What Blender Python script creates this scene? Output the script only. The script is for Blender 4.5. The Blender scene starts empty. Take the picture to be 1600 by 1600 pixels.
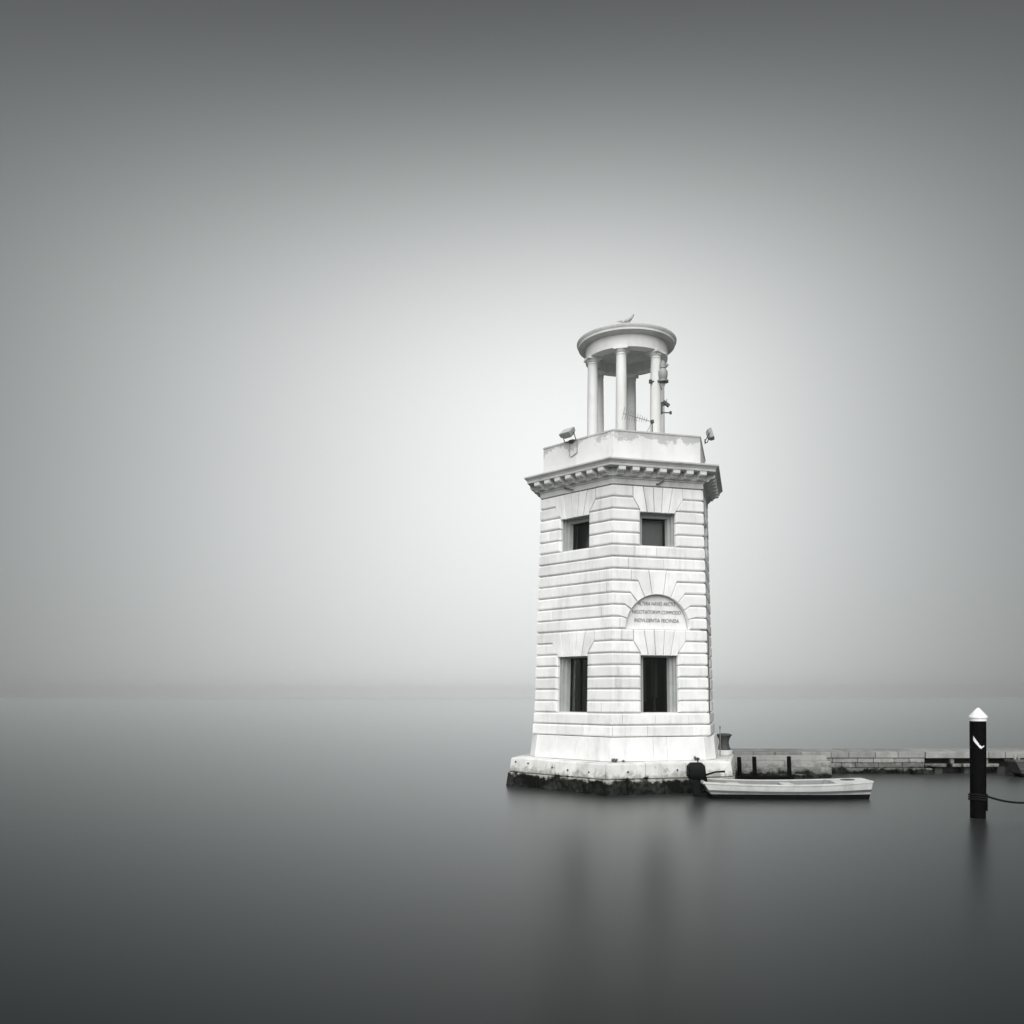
import bpy, bmesh, math, random
from mathutils import Vector, Matrix, Euler
random.seed(11)
S = bpy.context.scene
COL = S.collection
R = math.radians
PI = math.pi

# ------------------------------------------------------------------ camera
EYE = 2.6
cam_d = bpy.data.cameras.new('camera'); cam = bpy.data.objects.new('camera', cam_d); COL.objects.link(cam)
cam.location = (0, 0, EYE); cam.rotation_euler = (R(90), 0, 0)
cam_d.sensor_width = 36; cam_d.lens = 1380 / 1600 * 36
cam_d.shift_y = 287 / 1600                    # rising front: verticals stay vertical
cam_d.clip_start = 0.1; cam_d.clip_end = 6000
S.camera = cam

# ------------------------------------------------------------------ sky: fog lit from within, brightest low over the water ahead
SUN_AZ, SUN_EL = -0.18, R(43)                 # soft daylight from behind the camera, a little left
w = bpy.data.worlds.new('World'); S.world = w; w.use_nodes = True
nt = w.node_tree; nt.nodes.clear()
def N(t, **kw):
    n = nt.nodes.new(t)
    for k, v in kw.items(): setattr(n, k, v)
    return n
def M(op, a, b=None, c=None):
    n = N('ShaderNodeMath', operation=op)
    for i, x in enumerate((a, b, c)):
        if x is None: continue
        if isinstance(x, (int, float)): n.inputs[i].default_value = x
        else: nt.links.new(x, n.inputs[i])
    return n.outputs[0]
tc = N('ShaderNodeTexCoord'); sep = N('ShaderNodeSeparateXYZ'); nt.links.new(tc.outputs['Generated'], sep.inputs[0])
X, Y, Z = sep.outputs
az = M('ARCTAN2', X, Y); el = M('ARCSINE', Z)
GAZ, GEL = 0.045, 0.235
da = M('SUBTRACT', az, GAZ)
da = M('ADD', M('DIVIDE', M('MAXIMUM', da, 0.0), 0.45), M('DIVIDE', M('MINIMUM', da, 0.0), 0.53))
de = M('SUBTRACT', el, GEL)
up = M('DIVIDE', M('MAXIMUM', de, 0.0), 0.305)
dn = M('DIVIDE', M('MINIMUM', de, 0.0), 0.455)
q2 = M('ADD', M('MULTIPLY', da, da), M('ADD', M('POWER', up, 3.0), M('MULTIPLY', dn, dn)))
glow = M('EXPONENT', M('MULTIPLY', q2, -1.0))
low = M('EXPONENT', M('MULTIPLY', M('MULTIPLY', el, el), -14.0))        # fog is paler towards the horizon all round
ca = M('DIVIDE', M('SUBTRACT', az, 0.115), 0.21); ce = M('DIVIDE', M('SUBTRACT', el, 0.29), 0.17)
core = M('EXPONENT', M('MULTIPLY', M('ADD', M('MULTIPLY', ca, ca), M('MULTIPLY', ce, ce)), -1.0))      # where the fog is thinnest before the hidden sun
lum = M('ADD', M('ADD', M('MULTIPLY', glow, 0.80), M('MULTIPLY', core, 0.09)), M('ADD', M('MULTIPLY', low, 0.02), 0.058))
tint = N('ShaderNodeMix', data_type='RGBA')
nt.links.new(lum, tint.inputs['Factor'])
tint.inputs['A'].default_value = (0.93, 1.0, 0.98, 1); tint.inputs['B'].default_value = (0.995, 1.0, 1.0, 1)
fog = N('ShaderNodeMix', data_type='RGBA', blend_type='MULTIPLY'); fog.inputs['Factor'].default_value = 1
comb = N('ShaderNodeCombineColor')
for i in range(3): nt.links.new(lum, comb.inputs[i])
nt.links.new(tint.outputs['Result'], fog.inputs['A']); nt.links.new(comb.outputs[0], fog.inputs['B'])
sky = N('ShaderNodeTexSky', sky_type='NISHITA', sun_disc=False)
sky.sun_elevation = SUN_EL; sky.sun_rotation = PI - SUN_AZ
hsv = N('ShaderNodeHueSaturation'); hsv.inputs['Saturation'].default_value = 0.12
nt.links.new(sky.outputs[0], hsv.inputs['Color'])
EXPO = 1.7; G = 2 ** EXPO
b1 = N('ShaderNodeBackground'); b1.inputs['Strength'].default_value = 0.05; nt.links.new(hsv.outputs[0], b1.inputs['Color'])
b2 = N('ShaderNodeBackground'); b2.inputs['Strength'].default_value = 1.0 / G; nt.links.new(fog.outputs['Result'], b2.inputs['Color'])
mx = N('ShaderNodeMixShader'); mx.inputs[0].default_value = 0.94       # almost nothing of the clear sky comes through the fog
nt.links.new(b1.outputs[0], mx.inputs[1]); nt.links.new(b2.outputs[0], mx.inputs[2])
out = N('ShaderNodeOutputWorld'); nt.links.new(mx.outputs[0], out.inputs['Surface'])

# ------------------------------------------------------------------ sun (diffused by the fog)
sd = bpy.data.lights.new('sun', 'SUN'); so = bpy.data.objects.new('sun', sd); COL.objects.link(so)
sd.energy = 1.5; sd.angle = R(76); sd.color = (1.0, 0.992, 0.975)
src = Vector((math.sin(SUN_AZ) * math.cos(SUN_EL), -math.cos(SUN_AZ) * math.cos(SUN_EL), math.sin(SUN_EL)))
so.rotation_euler = (-src).to_track_quat('-Z', 'Y').to_euler(); so.location = src * 60

vs = S.view_settings; S.display_settings.display_device = 'sRGB'
vs.view_transform = 'Standard'; vs.look = 'None'; vs.gamma = 1; vs.exposure = EXPO; vs.use_curve_mapping = False
S.render.engine = 'CYCLES'
cy = S.cycles; cy.use_denoising = True; cy.max_bounces = 10; cy.volume_bounces = 6; cy.transparent_max_bounces = 8
cy.sample_clamp_indirect = 4

# ------------------------------------------------------------------ materials
def mat(name, base, rough=0.8, var=0.0, scale=3.0, metal=0.0, bump=0.0, bscale=40.0, rnd=0.0, spec=0.5, stain=None, algae=None, ior=1.45, top=None):
    m = bpy.data.materials.new(name); m.use_nodes = True
    t = m.node_tree; b = t.nodes['Principled BSDF']
    b.inputs['Roughness'].default_value = rough; b.inputs['Metallic'].default_value = metal
    b.inputs['Specular IOR Level'].default_value = spec; b.inputs['IOR'].default_value = ior
    L = t.links.new
    co = t.nodes.new('ShaderNodeTexCoord')
    def mathn(op, a, bb):
        n = t.nodes.new('ShaderNodeMath'); n.operation = op
        for i, x in enumerate((a, bb)):
            if isinstance(x, (int, float)): n.inputs[i].default_value = x
            else: L(x, n.inputs[i])
        return n.outputs[0]
    def noise(sc, det=4, vec=None, ro=0.55):
        n = t.nodes.new('ShaderNodeTexNoise'); n.inputs['Scale'].default_value = sc; n.inputs['Detail'].default_value = det
        n.inputs['Roughness'].default_value = ro
        L(vec if vec is not None else co.outputs['Object'], n.inputs['Vector']); return n.outputs['Fac']
    def ramp(f, stops):
        r = t.nodes.new('ShaderNodeValToRGB'); e = r.color_ramp.elements
        while len(e) < len(stops): e.new(0.5)
        for i, (p, c) in enumerate(stops): e[i].position = p; e[i].color = (c, c, c, 1) if isinstance(c, (int, float)) else (*c, 1)
        L(f, r.inputs[0]); return r.outputs[0]
    def mix(f, a, bb, bt='MIX'):
        n = t.nodes.new('ShaderNodeMix'); n.data_type = 'RGBA'; n.blend_type = bt
        for s, x in (('Factor', f), ('A', a), ('B', bb)):
            if isinstance(x, (int, float)): n.inputs[s].default_value = x
            elif isinstance(x, tuple): n.inputs[s].default_value = (*x, 1)
            else: L(x, n.inputs[s])
        return n.outputs['Result']
    col = base
    if var:
        f = noise(scale, 5)
        col = mix(1.0, base, ramp(f, [(0.3, 1 - var), (0.72, 1 + var * 0.5)]), 'MULTIPLY')
    if rnd:
        oi = t.nodes.new('ShaderNodeObjectInfo')
        col = mix(1.0, col, ramp(oi.outputs['Random'], [(0, 1 - rnd), (1, 1.0)]), 'MULTIPLY')
    if stain:       # dark run-off streaks and lichen specks, (amount, streak scale)
        mp = t.nodes.new('ShaderNodeMapping'); mp.inputs['Scale'].default_value = (1, 1, 0.16); L(co.outputs['Object'], mp.inputs['Vector'])
        st = ramp(noise(stain[1], 6, mp.outputs[0], 0.65), [(0.50, 1.0), (0.72, 1 - stain[0])])
        col = mix(1.0, col, st, 'MULTIPLY')
        sp = ramp(noise(26, 2), [(0.68, 1.0), (0.76, 1 - stain[0] * 1.3)])
        col = mix(1.0, col, sp, 'MULTIPLY')
    if top is not None:     # grime washed down from the wall's upper edge, in ragged patches
        tz = t.nodes.new('ShaderNodeSeparateXYZ'); L(co.outputs['Object'], tz.inputs[0])
        hh = mathn('SUBTRACT', top, tz.outputs['Z'])
        nn = noise(1.7, 5, None, 0.7)
        dd = mathn('DIVIDE', hh, mathn('MAXIMUM', mathn('MULTIPLY', mathn('SUBTRACT', nn, 0.40), 1.6), 0.02))
        col = mix(1.0, col, ramp(dd, [(0.75, 0.66), (1.0, 1.0)]), 'MULTIPLY')
    if algae is not None:   # weed and slime below the high-water mark, ragged edge
        geo = t.nodes.new('ShaderNodeNewGeometry'); sz = t.nodes.new('ShaderNodeSeparateXYZ'); L(geo.outputs['Position'], sz.inputs[0])
        n1 = noise(2.2, 6, geo.outputs['Position'], 0.7)
        h = mathn('ADD', sz.outputs['Z'], mathn('MULTIPLY', mathn('SUBTRACT', n1, 0.5), -0.85))
        k = ramp(mathn('DIVIDE', h, 1.0), [(max(algae - 0.03, 0.001), 1.0), (algae + 0.05, 0.0)])
        green = mix(ramp(mathn('MULTIPLY', noise(9, 5), noise(1.1, 3)), [(0.20, 0.0), (0.42, 1.0)]), (0.003, 0.0035, 0.003), (0.034, 0.036, 0.031))
        n2 = noise(5.0, 5, geo.outputs['Position'], 0.7)       # damp tide stain above the weed
        h2 = mathn('ADD', sz.outputs['Z'], mathn('MULTIPLY', mathn('SUBTRACT', n2, 0.5), -1.1))
        col = mix(1.0, col, ramp(h2, [(algae + 0.05, (0.50, 0.51, 0.48)), (algae + 0.24, (1, 1, 1))]), 'MULTIPLY')
        col = mix(k, col, green)
        L(ramp(k, [(0, spec), (1, 0.12)]), b.inputs['Specular IOR Level'])
    if isinstance(col, tuple): b.inputs['Base Color'].default_value = (*col, 1)
    else: L(col, b.inputs['Base Color'])
    if bump:
        bp = t.nodes.new('ShaderNodeBump'); bp.inputs['Strength'].default_value = bump; bp.inputs['Distance'].default_value = 0.02
        L(noise(bscale, 5), bp.inputs['Height']); L(bp.outputs[0], b.inputs['Normal'])
    return m

STONE = mat('white_stone', (0.81, 0.815, 0.81), 0.75, 0.12, 1.6, bump=0.25, bscale=22, rnd=0.14, stain=(0.22, 3.2))
JOINT = mat('mortar', (0.55, 0.55, 0.54), 0.9, 0.15, 4)
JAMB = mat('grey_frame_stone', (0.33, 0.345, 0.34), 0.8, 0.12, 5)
PLASTER = mat('weathered_plaster', (0.69, 0.695, 0.69), 0.85, 0.10, 1.2, bump=0.2, bscale=18, stain=(0.18, 2.2), top=9.84)
CORN = mat('cornice_stone', (0.56, 0.57, 0.565), 0.8, 0.14, 2.0, bump=0.2, bscale=20, stain=(0.28, 2.6), rnd=0.06)
MODI = mat('modillion_stone', (0.66, 0.665, 0.66), 0.8, 0.14, 5.0, stain=(0.2, 4))
ROT = mat('rotunda_stone', (0.72, 0.725, 0.72), 0.8, 0.09, 1.5, bump=0.2, bscale=18, stain=(0.2, 2.4), rnd=0.05)
BASE = mat('base_stone', (0.68, 0.68, 0.67), 0.8, 0.16, 2.2, bump=0.4, bscale=12, rnd=0.10, stain=(0.3, 3.0), algae=0.36)
QUAY = mat('quay_stone', (0.30, 0.305, 0.295), 0.85, 0.25, 2.5, bump=0.4, bscale=10, rnd=0.30, stain=(0.35, 2.5), algae=0.20)
QUAYD = mat('quay_core', (0.05, 0.052, 0.048), 0.9, 0.3, 3)
STEP = mat('landing_stone', (0.33, 0.335, 0.325), 0.85, 0.2, 2.0, bump=0.4, bscale=10, rnd=0.15, stain=(0.3, 2.0), algae=0.19)
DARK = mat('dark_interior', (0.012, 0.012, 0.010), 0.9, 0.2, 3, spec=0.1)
BLACKW = mat('tarred_wood', (0.003, 0.003, 0.0033), 0.7, 0.4, 6, bump=0.5, bscale=14, spec=0.05)
WHITEP = mat('white_paint', (0.74, 0.75, 0.74), 0.5, 0.06, 6, stain=(0.15, 5))
HULL = mat('boat_hull', (0.54, 0.55, 0.545), 0.45, 0.14, 4, stain=(0.28, 2.5))
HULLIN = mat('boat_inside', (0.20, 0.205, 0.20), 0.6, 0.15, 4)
HULLBOT = mat('black_bottom', (0.005, 0.005, 0.006), 0.6, spec=0.15)  # near-black colour along the lowest band of the hull
RUB = mat('grey_rubber', (0.07, 0.073, 0.073), 0.6)
MOTOR = mat('black_cowling', (0.004, 0.0045, 0.0045), 0.45, spec=0.1)
METAL = mat('fog_paled_steel', (0.24, 0.25, 0.25), 0.5, 0.15, 8, metal=0.3)  # steel lightened in colour to stand in for fog around the tower top
METALD = mat('dark_iron', (0.055, 0.057, 0.055), 0.65, 0.3, 8)
LAMPM = mat('grey_enamel', (0.30, 0.315, 0.31), 0.5, 0.1, 6)
IRON = mat('rusty_bollard_iron', (0.05, 0.054, 0.052), 0.6, 0.35, 9, bump=0.5, bscale=20)
LETTER = mat('lead_lettering', (0.16, 0.165, 0.16), 0.7)
BLIND = mat('grey_blind', (0.36, 0.365, 0.36), 0.8, 0.08, 2)
CURT = mat('brown_curtain', (0.045, 0.044, 0.036), 0.9, 0.2, 4)
WFRAME = mat('dark_window_bar', (0.010, 0.010, 0.009), 0.5, spec=0.15)
ROPE = mat('tarred_rope', (0.010, 0.010, 0.010), 0.9, spec=0.1, bump=0.6, bscale=60)
GULLW = mat('gull_feathers', (0.45, 0.455, 0.455), 0.8, 0.3, 12)
GULLB = mat('gull_beak', (0.25, 0.22, 0.12), 0.6)
WEED = mat('grey_weed', (0.12, 0.13, 0.11), 0.9, 0.4, 15)
GREYHULL = mat('grey_hull', (0.09, 0.09, 0.088), 0.45, 0.12, 3)

def glass_mat():
    m = bpy.data.materials.new('window_glass'); m.use_nodes = True; t = m.node_tree; t.nodes.clear()
    o = t.nodes.new('ShaderNodeOutputMaterial'); fr = t.nodes.new('ShaderNodeFresnel'); fr.inputs['IOR'].default_value = 1.5
    a = t.nodes.new('ShaderNodeBsdfTransparent'); a.inputs[0].default_value = (0.80, 0.815, 0.81, 1)
    g = t.nodes.new('ShaderNodeBsdfGlossy'); g.inputs['Roughness'].default_value = 0.04
    x = t.nodes.new('ShaderNodeMixShader')
    t.links.new(fr.outputs[0], x.inputs[0]); t.links.new(a.outputs[0], x.inputs[1]); t.links.new(g.outputs[0], x.inputs[2]); t.links.new(x.outputs[0], o.inputs[0])
    return m
GLASS = glass_mat()

def water_mat():
    m = bpy.data.materials.new('lagoon_water'); m.use_nodes = True; t = m.node_tree; t.nodes.clear(); L = t.links.new
    o = t.nodes.new('ShaderNodeOutputMaterial')
    df = t.nodes.new('ShaderNodeBsdfDiffuse'); df.inputs['Color'].default_value = (0.006, 0.0078, 0.0082, 1)
    gl = t.nodes.new('ShaderNodeBsdfAnisotropic'); gl.distribution = 'MULTI_GGX'; gl.inputs['Roughness'].default_value = 0.28; gl.inputs['Color'].default_value = (0.845, 0.866, 0.864, 1)
    fr = t.nodes.new('ShaderNodeFresnel'); fr.inputs['IOR'].default_value = 1.23
    geo = t.nodes.new('ShaderNodeNewGeometry')
    n = t.nodes.new('ShaderNodeTexNoise'); n.inputs['Scale'].default_value = 0.30; n.inputs['Detail'].default_value = 2; L(geo.outputs['Position'], n.inputs['Vector'])
    bp = t.nodes.new('ShaderNodeBump'); bp.inputs['Strength'].default_value = 0.05; bp.inputs['Distance'].default_value = 0.1
    L(n.outputs['Fac'], bp.inputs['Height']); L(bp.outputs[0], gl.inputs['Normal'])
    x = t.nodes.new('ShaderNodeMixShader'); L(fr.outputs[0], x.inputs[0]); L(df.outputs[0], x.inputs[1]); L(gl.outputs[0], x.inputs[2]); L(x.outputs[0], o.inputs[0])
    return m
WATER = water_mat()

# ------------------------------------------------------------------ mesh helpers
class MB:
    def __init__(s): s.v = []; s.f = []
    def add(s, vs, fs):
        o = len(s.v); s.v += [tuple(p) for p in vs]; s.f += [tuple(i + o for i in f) for f in fs]; return s
    def box(s, c, d, m=None):
        x, y, z = [k / 2 for k in d]
        p = [Vector((i * x, j * y, k * z)) for i in (-1, 1) for j in (-1, 1) for k in (-1, 1)]
        if m is not None: p = [m @ q for q in p]
        p = [q + Vector(c) for q in p]
        return s.add(p, [(0, 1, 3, 2), (4, 6, 7, 5), (0, 4, 5, 1), (2, 3, 7, 6), (0, 2, 6, 4), (1, 5, 7, 3)])
    def tube(s, pts, r, n=8, cap=True):
        pts = [Vector(p) for p in pts]; rr = r if isinstance(r, (list, tuple)) else [r] * len(pts)
        vs = []; fs = []; ref = None
        for i, p in enumerate(pts):
            d = (pts[min(i + 1, len(pts) - 1)] - pts[max(i - 1, 0)]).normalized()
            if ref is None: ref = Vector((0, 0, 1)) if abs(d.z) < 0.9 else Vector((1, 0, 0))
            a = d.cross(ref).normalized(); b = d.cross(a).normalized(); ref = -b if ref.dot(b) < 0 else b
            b = ref - d * ref.dot(d); b.normalize(); a = b.cross(d)
            for k in range(n):
                t = 2 * PI * k / n; vs.append(p + (a * math.cos(t) + b * math.sin(t)) * rr[i])
        for i in range(len(pts) - 1):
            for k in range(n): fs.append((i * n + k, i * n + (k + 1) % n, (i + 1) * n + (k + 1) % n, (i + 1) * n + k))
        if cap: fs.append(tuple(range(n))[::-1]); fs.append(tuple(range((len(pts) - 1) * n, len(pts) * n)))
        return s.add(vs, fs)
    def lathe(s, prof, n=24, c=(0, 0, 0), cap=True, jit=0):
        vs = []; fs = []
        for (r, z) in prof:
            for k in range(n):
                t = 2 * PI * k / n; q = r * (1 + random.uniform(-jit, jit)); vs.append((c[0] + q * math.cos(t), c[1] + q * math.sin(t), c[2] + z))
        for i in range(len(prof) - 1):
            for k in range(n): fs.append((i * n + k, i * n + (k + 1) % n, (i + 1) * n + (k + 1) % n, (i + 1) * n + k))
        if cap: fs.append(tuple(range(n))[::-1]); fs.append(tuple(range((len(prof) - 1) * n, len(prof) * n)))
        return s.add(vs, fs)
    def prism(s, poly, z0, z1):          # plan polygon
        n = len(poly); vs = [(x, y, z0) for x, y in poly] + [(x, y, z1) for x, y in poly]
        return s.add(vs, [tuple(range(n))[::-1], tuple(range(n, 2 * n))] + [(i, (i + 1) % n, n + (i + 1) % n, n + i) for i in range(n)])
    def loft(s, rings, closed=True, caps=True):
        n = len(rings[0]); vs = [p for r in rings for p in r]; fs = []
        m = n if closed else n - 1
        for i in range(len(rings) - 1):
            for k in range(m): fs.append((i * n + k, i * n + (k + 1) % n, (i + 1) * n + (k + 1) % n, (i + 1) * n + k))
        if caps: fs.append(tuple(range(n))[::-1]); fs.append(tuple(range((len(rings) - 1) * n, len(rings) * n)))
        return s.add(vs, fs)
    def build(s, name, m, parent=None, smooth=False, fix=True, bevel=0, loc=None, rot=None):
        me = bpy.data.meshes.new(name); me.from_pydata(s.v, [], s.f)
        if fix:
            bm = bmesh.new(); bm.from_mesh(me); bmesh.ops.recalc_face_normals(bm, faces=bm.faces[:]); bm.to_mesh(me); bm.free()
        me.materials.append(m)
        o = bpy.data.objects.new(name, me); COL.objects.link(o)
        if parent is not None: o.parent = parent
        if loc is not None: o.location = loc
        if rot is not None: o.rotation_euler = rot
        if smooth:
            for p in me.polygons: p.use_smooth = True
            if smooth != 'all': 
                bm = bmesh.new(); bm.from_mesh(me)
                for e in bm.edges:
                    if len(e.link_faces) == 2 and e.calc_face_angle(0) > R(38): e.smooth = False
                bm.to_mesh(me); bm.free()
        if bevel:
            bv = o.modifiers.new('bevel', 'BEVEL'); bv.width = bevel; bv.segments = 2; bv.limit_method = 'ANGLE'
        return o
def tag(o, label=None, cat=None, group=None, kind=None):
    for k, v in (('label', label), ('category', cat), ('group', group), ('kind', kind)):
        if v: o[k] = v
    return o
def empty(name, loc, label, cat, group=None, rz=0):
    o = bpy.data.objects.new(name, None); COL.objects.link(o); o.location = loc; o.rotation_euler = (0, 0, rz); o.empty_display_size = 0.2
    return tag(o, label, cat, group)
def at(x, y, Yd):                      # a photo position at distance Yd -> point in the place (used to measure, everything is then built at real size)
    return Vector(((x - 800) / 1380 * Yd, Yd, EYE + (1087 - y) / 1380 * Yd))

# ------------------------------------------------------------------ water
tag(MB().add([(-1000, -60, 0), (1000, -60, 0), (1000, 1300, 0), (-1000, 1300, 0)], [(0, 1, 2, 3)]).build('water', WATER), kind='structure')

# ------------------------------------------------------------------ lighthouse
TX, TY, PHI = 3.43, 26.49, -0.266
Z0 = 2.127; DZ = 0.3268
zc = lambda k: Z0 + k * DZ
ap = lambda z: 2.482 - 0.026 * (z - Z0)
SIDE = 2.8
def hexmap(apf):
    def F(U, z, d=0.0):
        k = math.floor(U + 1e-9); u = U - k; Rr = (apf(z) + d) / math.cos(PI / 6)
        a0 = PHI + (k - 1) * PI / 3; a1 = a0 + PI / 3
        return ((1 - u) * Rr * math.sin(a0) + u * Rr * math.sin(a1), -(1 - u) * Rr * math.cos(a0) - u * Rr * math.cos(a1), z)
    return F
FT = hexmap(ap)
LH = empty('lighthouse', (TX, TY, 0), 'white stone hexagonal lighthouse with banded walls and round columned lantern on top', 'lighthouse')

EDGE = {'h': (0.014, 0.038), 'v': (0.0012, 0.005), 'o': (0.0, 0.065), 'r': (0.006, 0.013), 'a': (0.0, 0.010), 'c': (0.0, 0.0), 'g': (0.005, 0.02)}
def offset(poly, ws):
    n = len(poly); out = []
    L = []
    for i in range(n):
        (x0, y0), (x1, y1) = poly[i], poly[(i + 1) % n]
        dx, dy = x1 - x0, y1 - y0; l = math.hypot(dx, dy) or 1e-9
        nx, ny = -dy / l, dx / l
        L.append((x0 + nx * ws[i], y0 + ny * ws[i], dx / l, dy / l, nx, ny))
    for i in range(n):
        a = L[i - 1]; b = L[i]; det = a[2] * b[3] - a[3] * b[2]
        if abs(det) < 0.05:
            w_ = max(ws[i - 1], ws[i]); out.append((poly[i][0] + b[4] * w_, poly[i][1] + b[5] * w_))
        else:
            t = ((b[0] - a[0]) * b[3] - (b[1] - a[1]) * b[2]) / det
            out.append((a[0] + a[2] * t, a[1] + a[3] * t))
    return out
def stone(parent, poly, edges, name='stone_block', m=None, F=FT, d=0.0, back=-0.09, side=SIDE, depth=0.034, bev=1.0):
    """one dressed stone: polygon (U, z) counter-clockwise seen from outside, wrapped over the tower's corners"""
    P = []; Ed = []
    n = len(poly)
    for i in range(n):
        p, q = poly[i], poly[(i + 1) % n]; P.append((p[0] * side, p[1])); Ed.append(edges[i])
        lo, hi = sorted((p[0], q[0])); ks = [k for k in range(-3, 6) if lo + 1e-6 < k < hi - 1e-6]
        if p[0] > q[0]: ks = ks[::-1]
        for k in ks:
            t = (k - p[0]) / (q[0] - p[0]); P.append((k * side, p[1] + (q[1] - p[1]) * t)); Ed.append(edges[i])
    g = [EDGE[e][0] for e in Ed]; b = [EDGE[e][1] * bev for e in Ed]
    d = d + random.uniform(-0.005, 0.005)
    b = [x * random.uniform(0.75, 1.25) for x in b]; g = [max(0.0, x + random.uniform(-0.002, 0.002)) if x > 0.004 else x for x in g]
    r0 = offset(P, g); r2 = offset(P, [x + 0.35 * y for x, y in zip(g, b)]); r3 = offset(P, [x + y for x, y in zip(g, b)])
    rings = [[F(x / side, z, dd) for x, z in rr] for rr, dd in ((r0, back), (r0, d - depth), (r2, d - depth * 0.3), (r3, d))]
    mb = MB(); mb.loft(rings, True, False); nn = len(P); o = 3 * nn
    fold = [i for i, p in enumerate(P) if any(abs(p[0] - k * side) < 1e-6 for k in range(-3, 6)) and min(x for x, _ in P) < p[0] - 1e-4 and max(x for x, _ in P) > p[0] + 1e-4]
    if len(fold) == 2:
        i, j = fold; mb.f.append(tuple(o + k for k in range(i, j + 1))); mb.f.append(tuple(o + k % nn for k in range(j, i + nn + 1)))
    else: mb.f.append(tuple(o + k for k in range(nn)))
    return mb.build(name, m or STONE, parent, fix=False)

CL, CR = 0.281, 0.706          # the same in the core behind, so the stones' ends stand free
WL, WR = 0.297, 0.690          # window opening on each face
VL, VR = 0.222, 0.772          # flat arch at its top
FACES = (-1, 0, 1, 2)
def run(U0, U1, k, eL, eR, joints):
    """a run of stones in course k from U0 to U1, with tight upright joints at the given places"""
    z0, z1 = zc(k), zc(k + 1); cuts = [U0] + [j for j in joints if U0 + 0.08 < j < U1 - 0.08] + [U1]
    for i in range(len(cuts) - 1):
        stone(LH, [(cuts[i], z0), (cuts[i + 1], z0), (cuts[i + 1], z1), (cuts[i], z1)],
              'h' + (eR if i == len(cuts) - 2 else 'v') + 'h' + (eL if i == 0 else 'v'))
def pier_joints(j, k):
    r = random.random()
    return [j + 1 + random.uniform(0.04, 0.14) * random.choice((-1, 1))] if r < 0.55 else []
LC, LRAD = 1.482, 0.955        # lunette centre and radius
LU = LRAD / SIDE
ANG = [0, 17, 34, 50.5, 66, 80]
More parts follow.
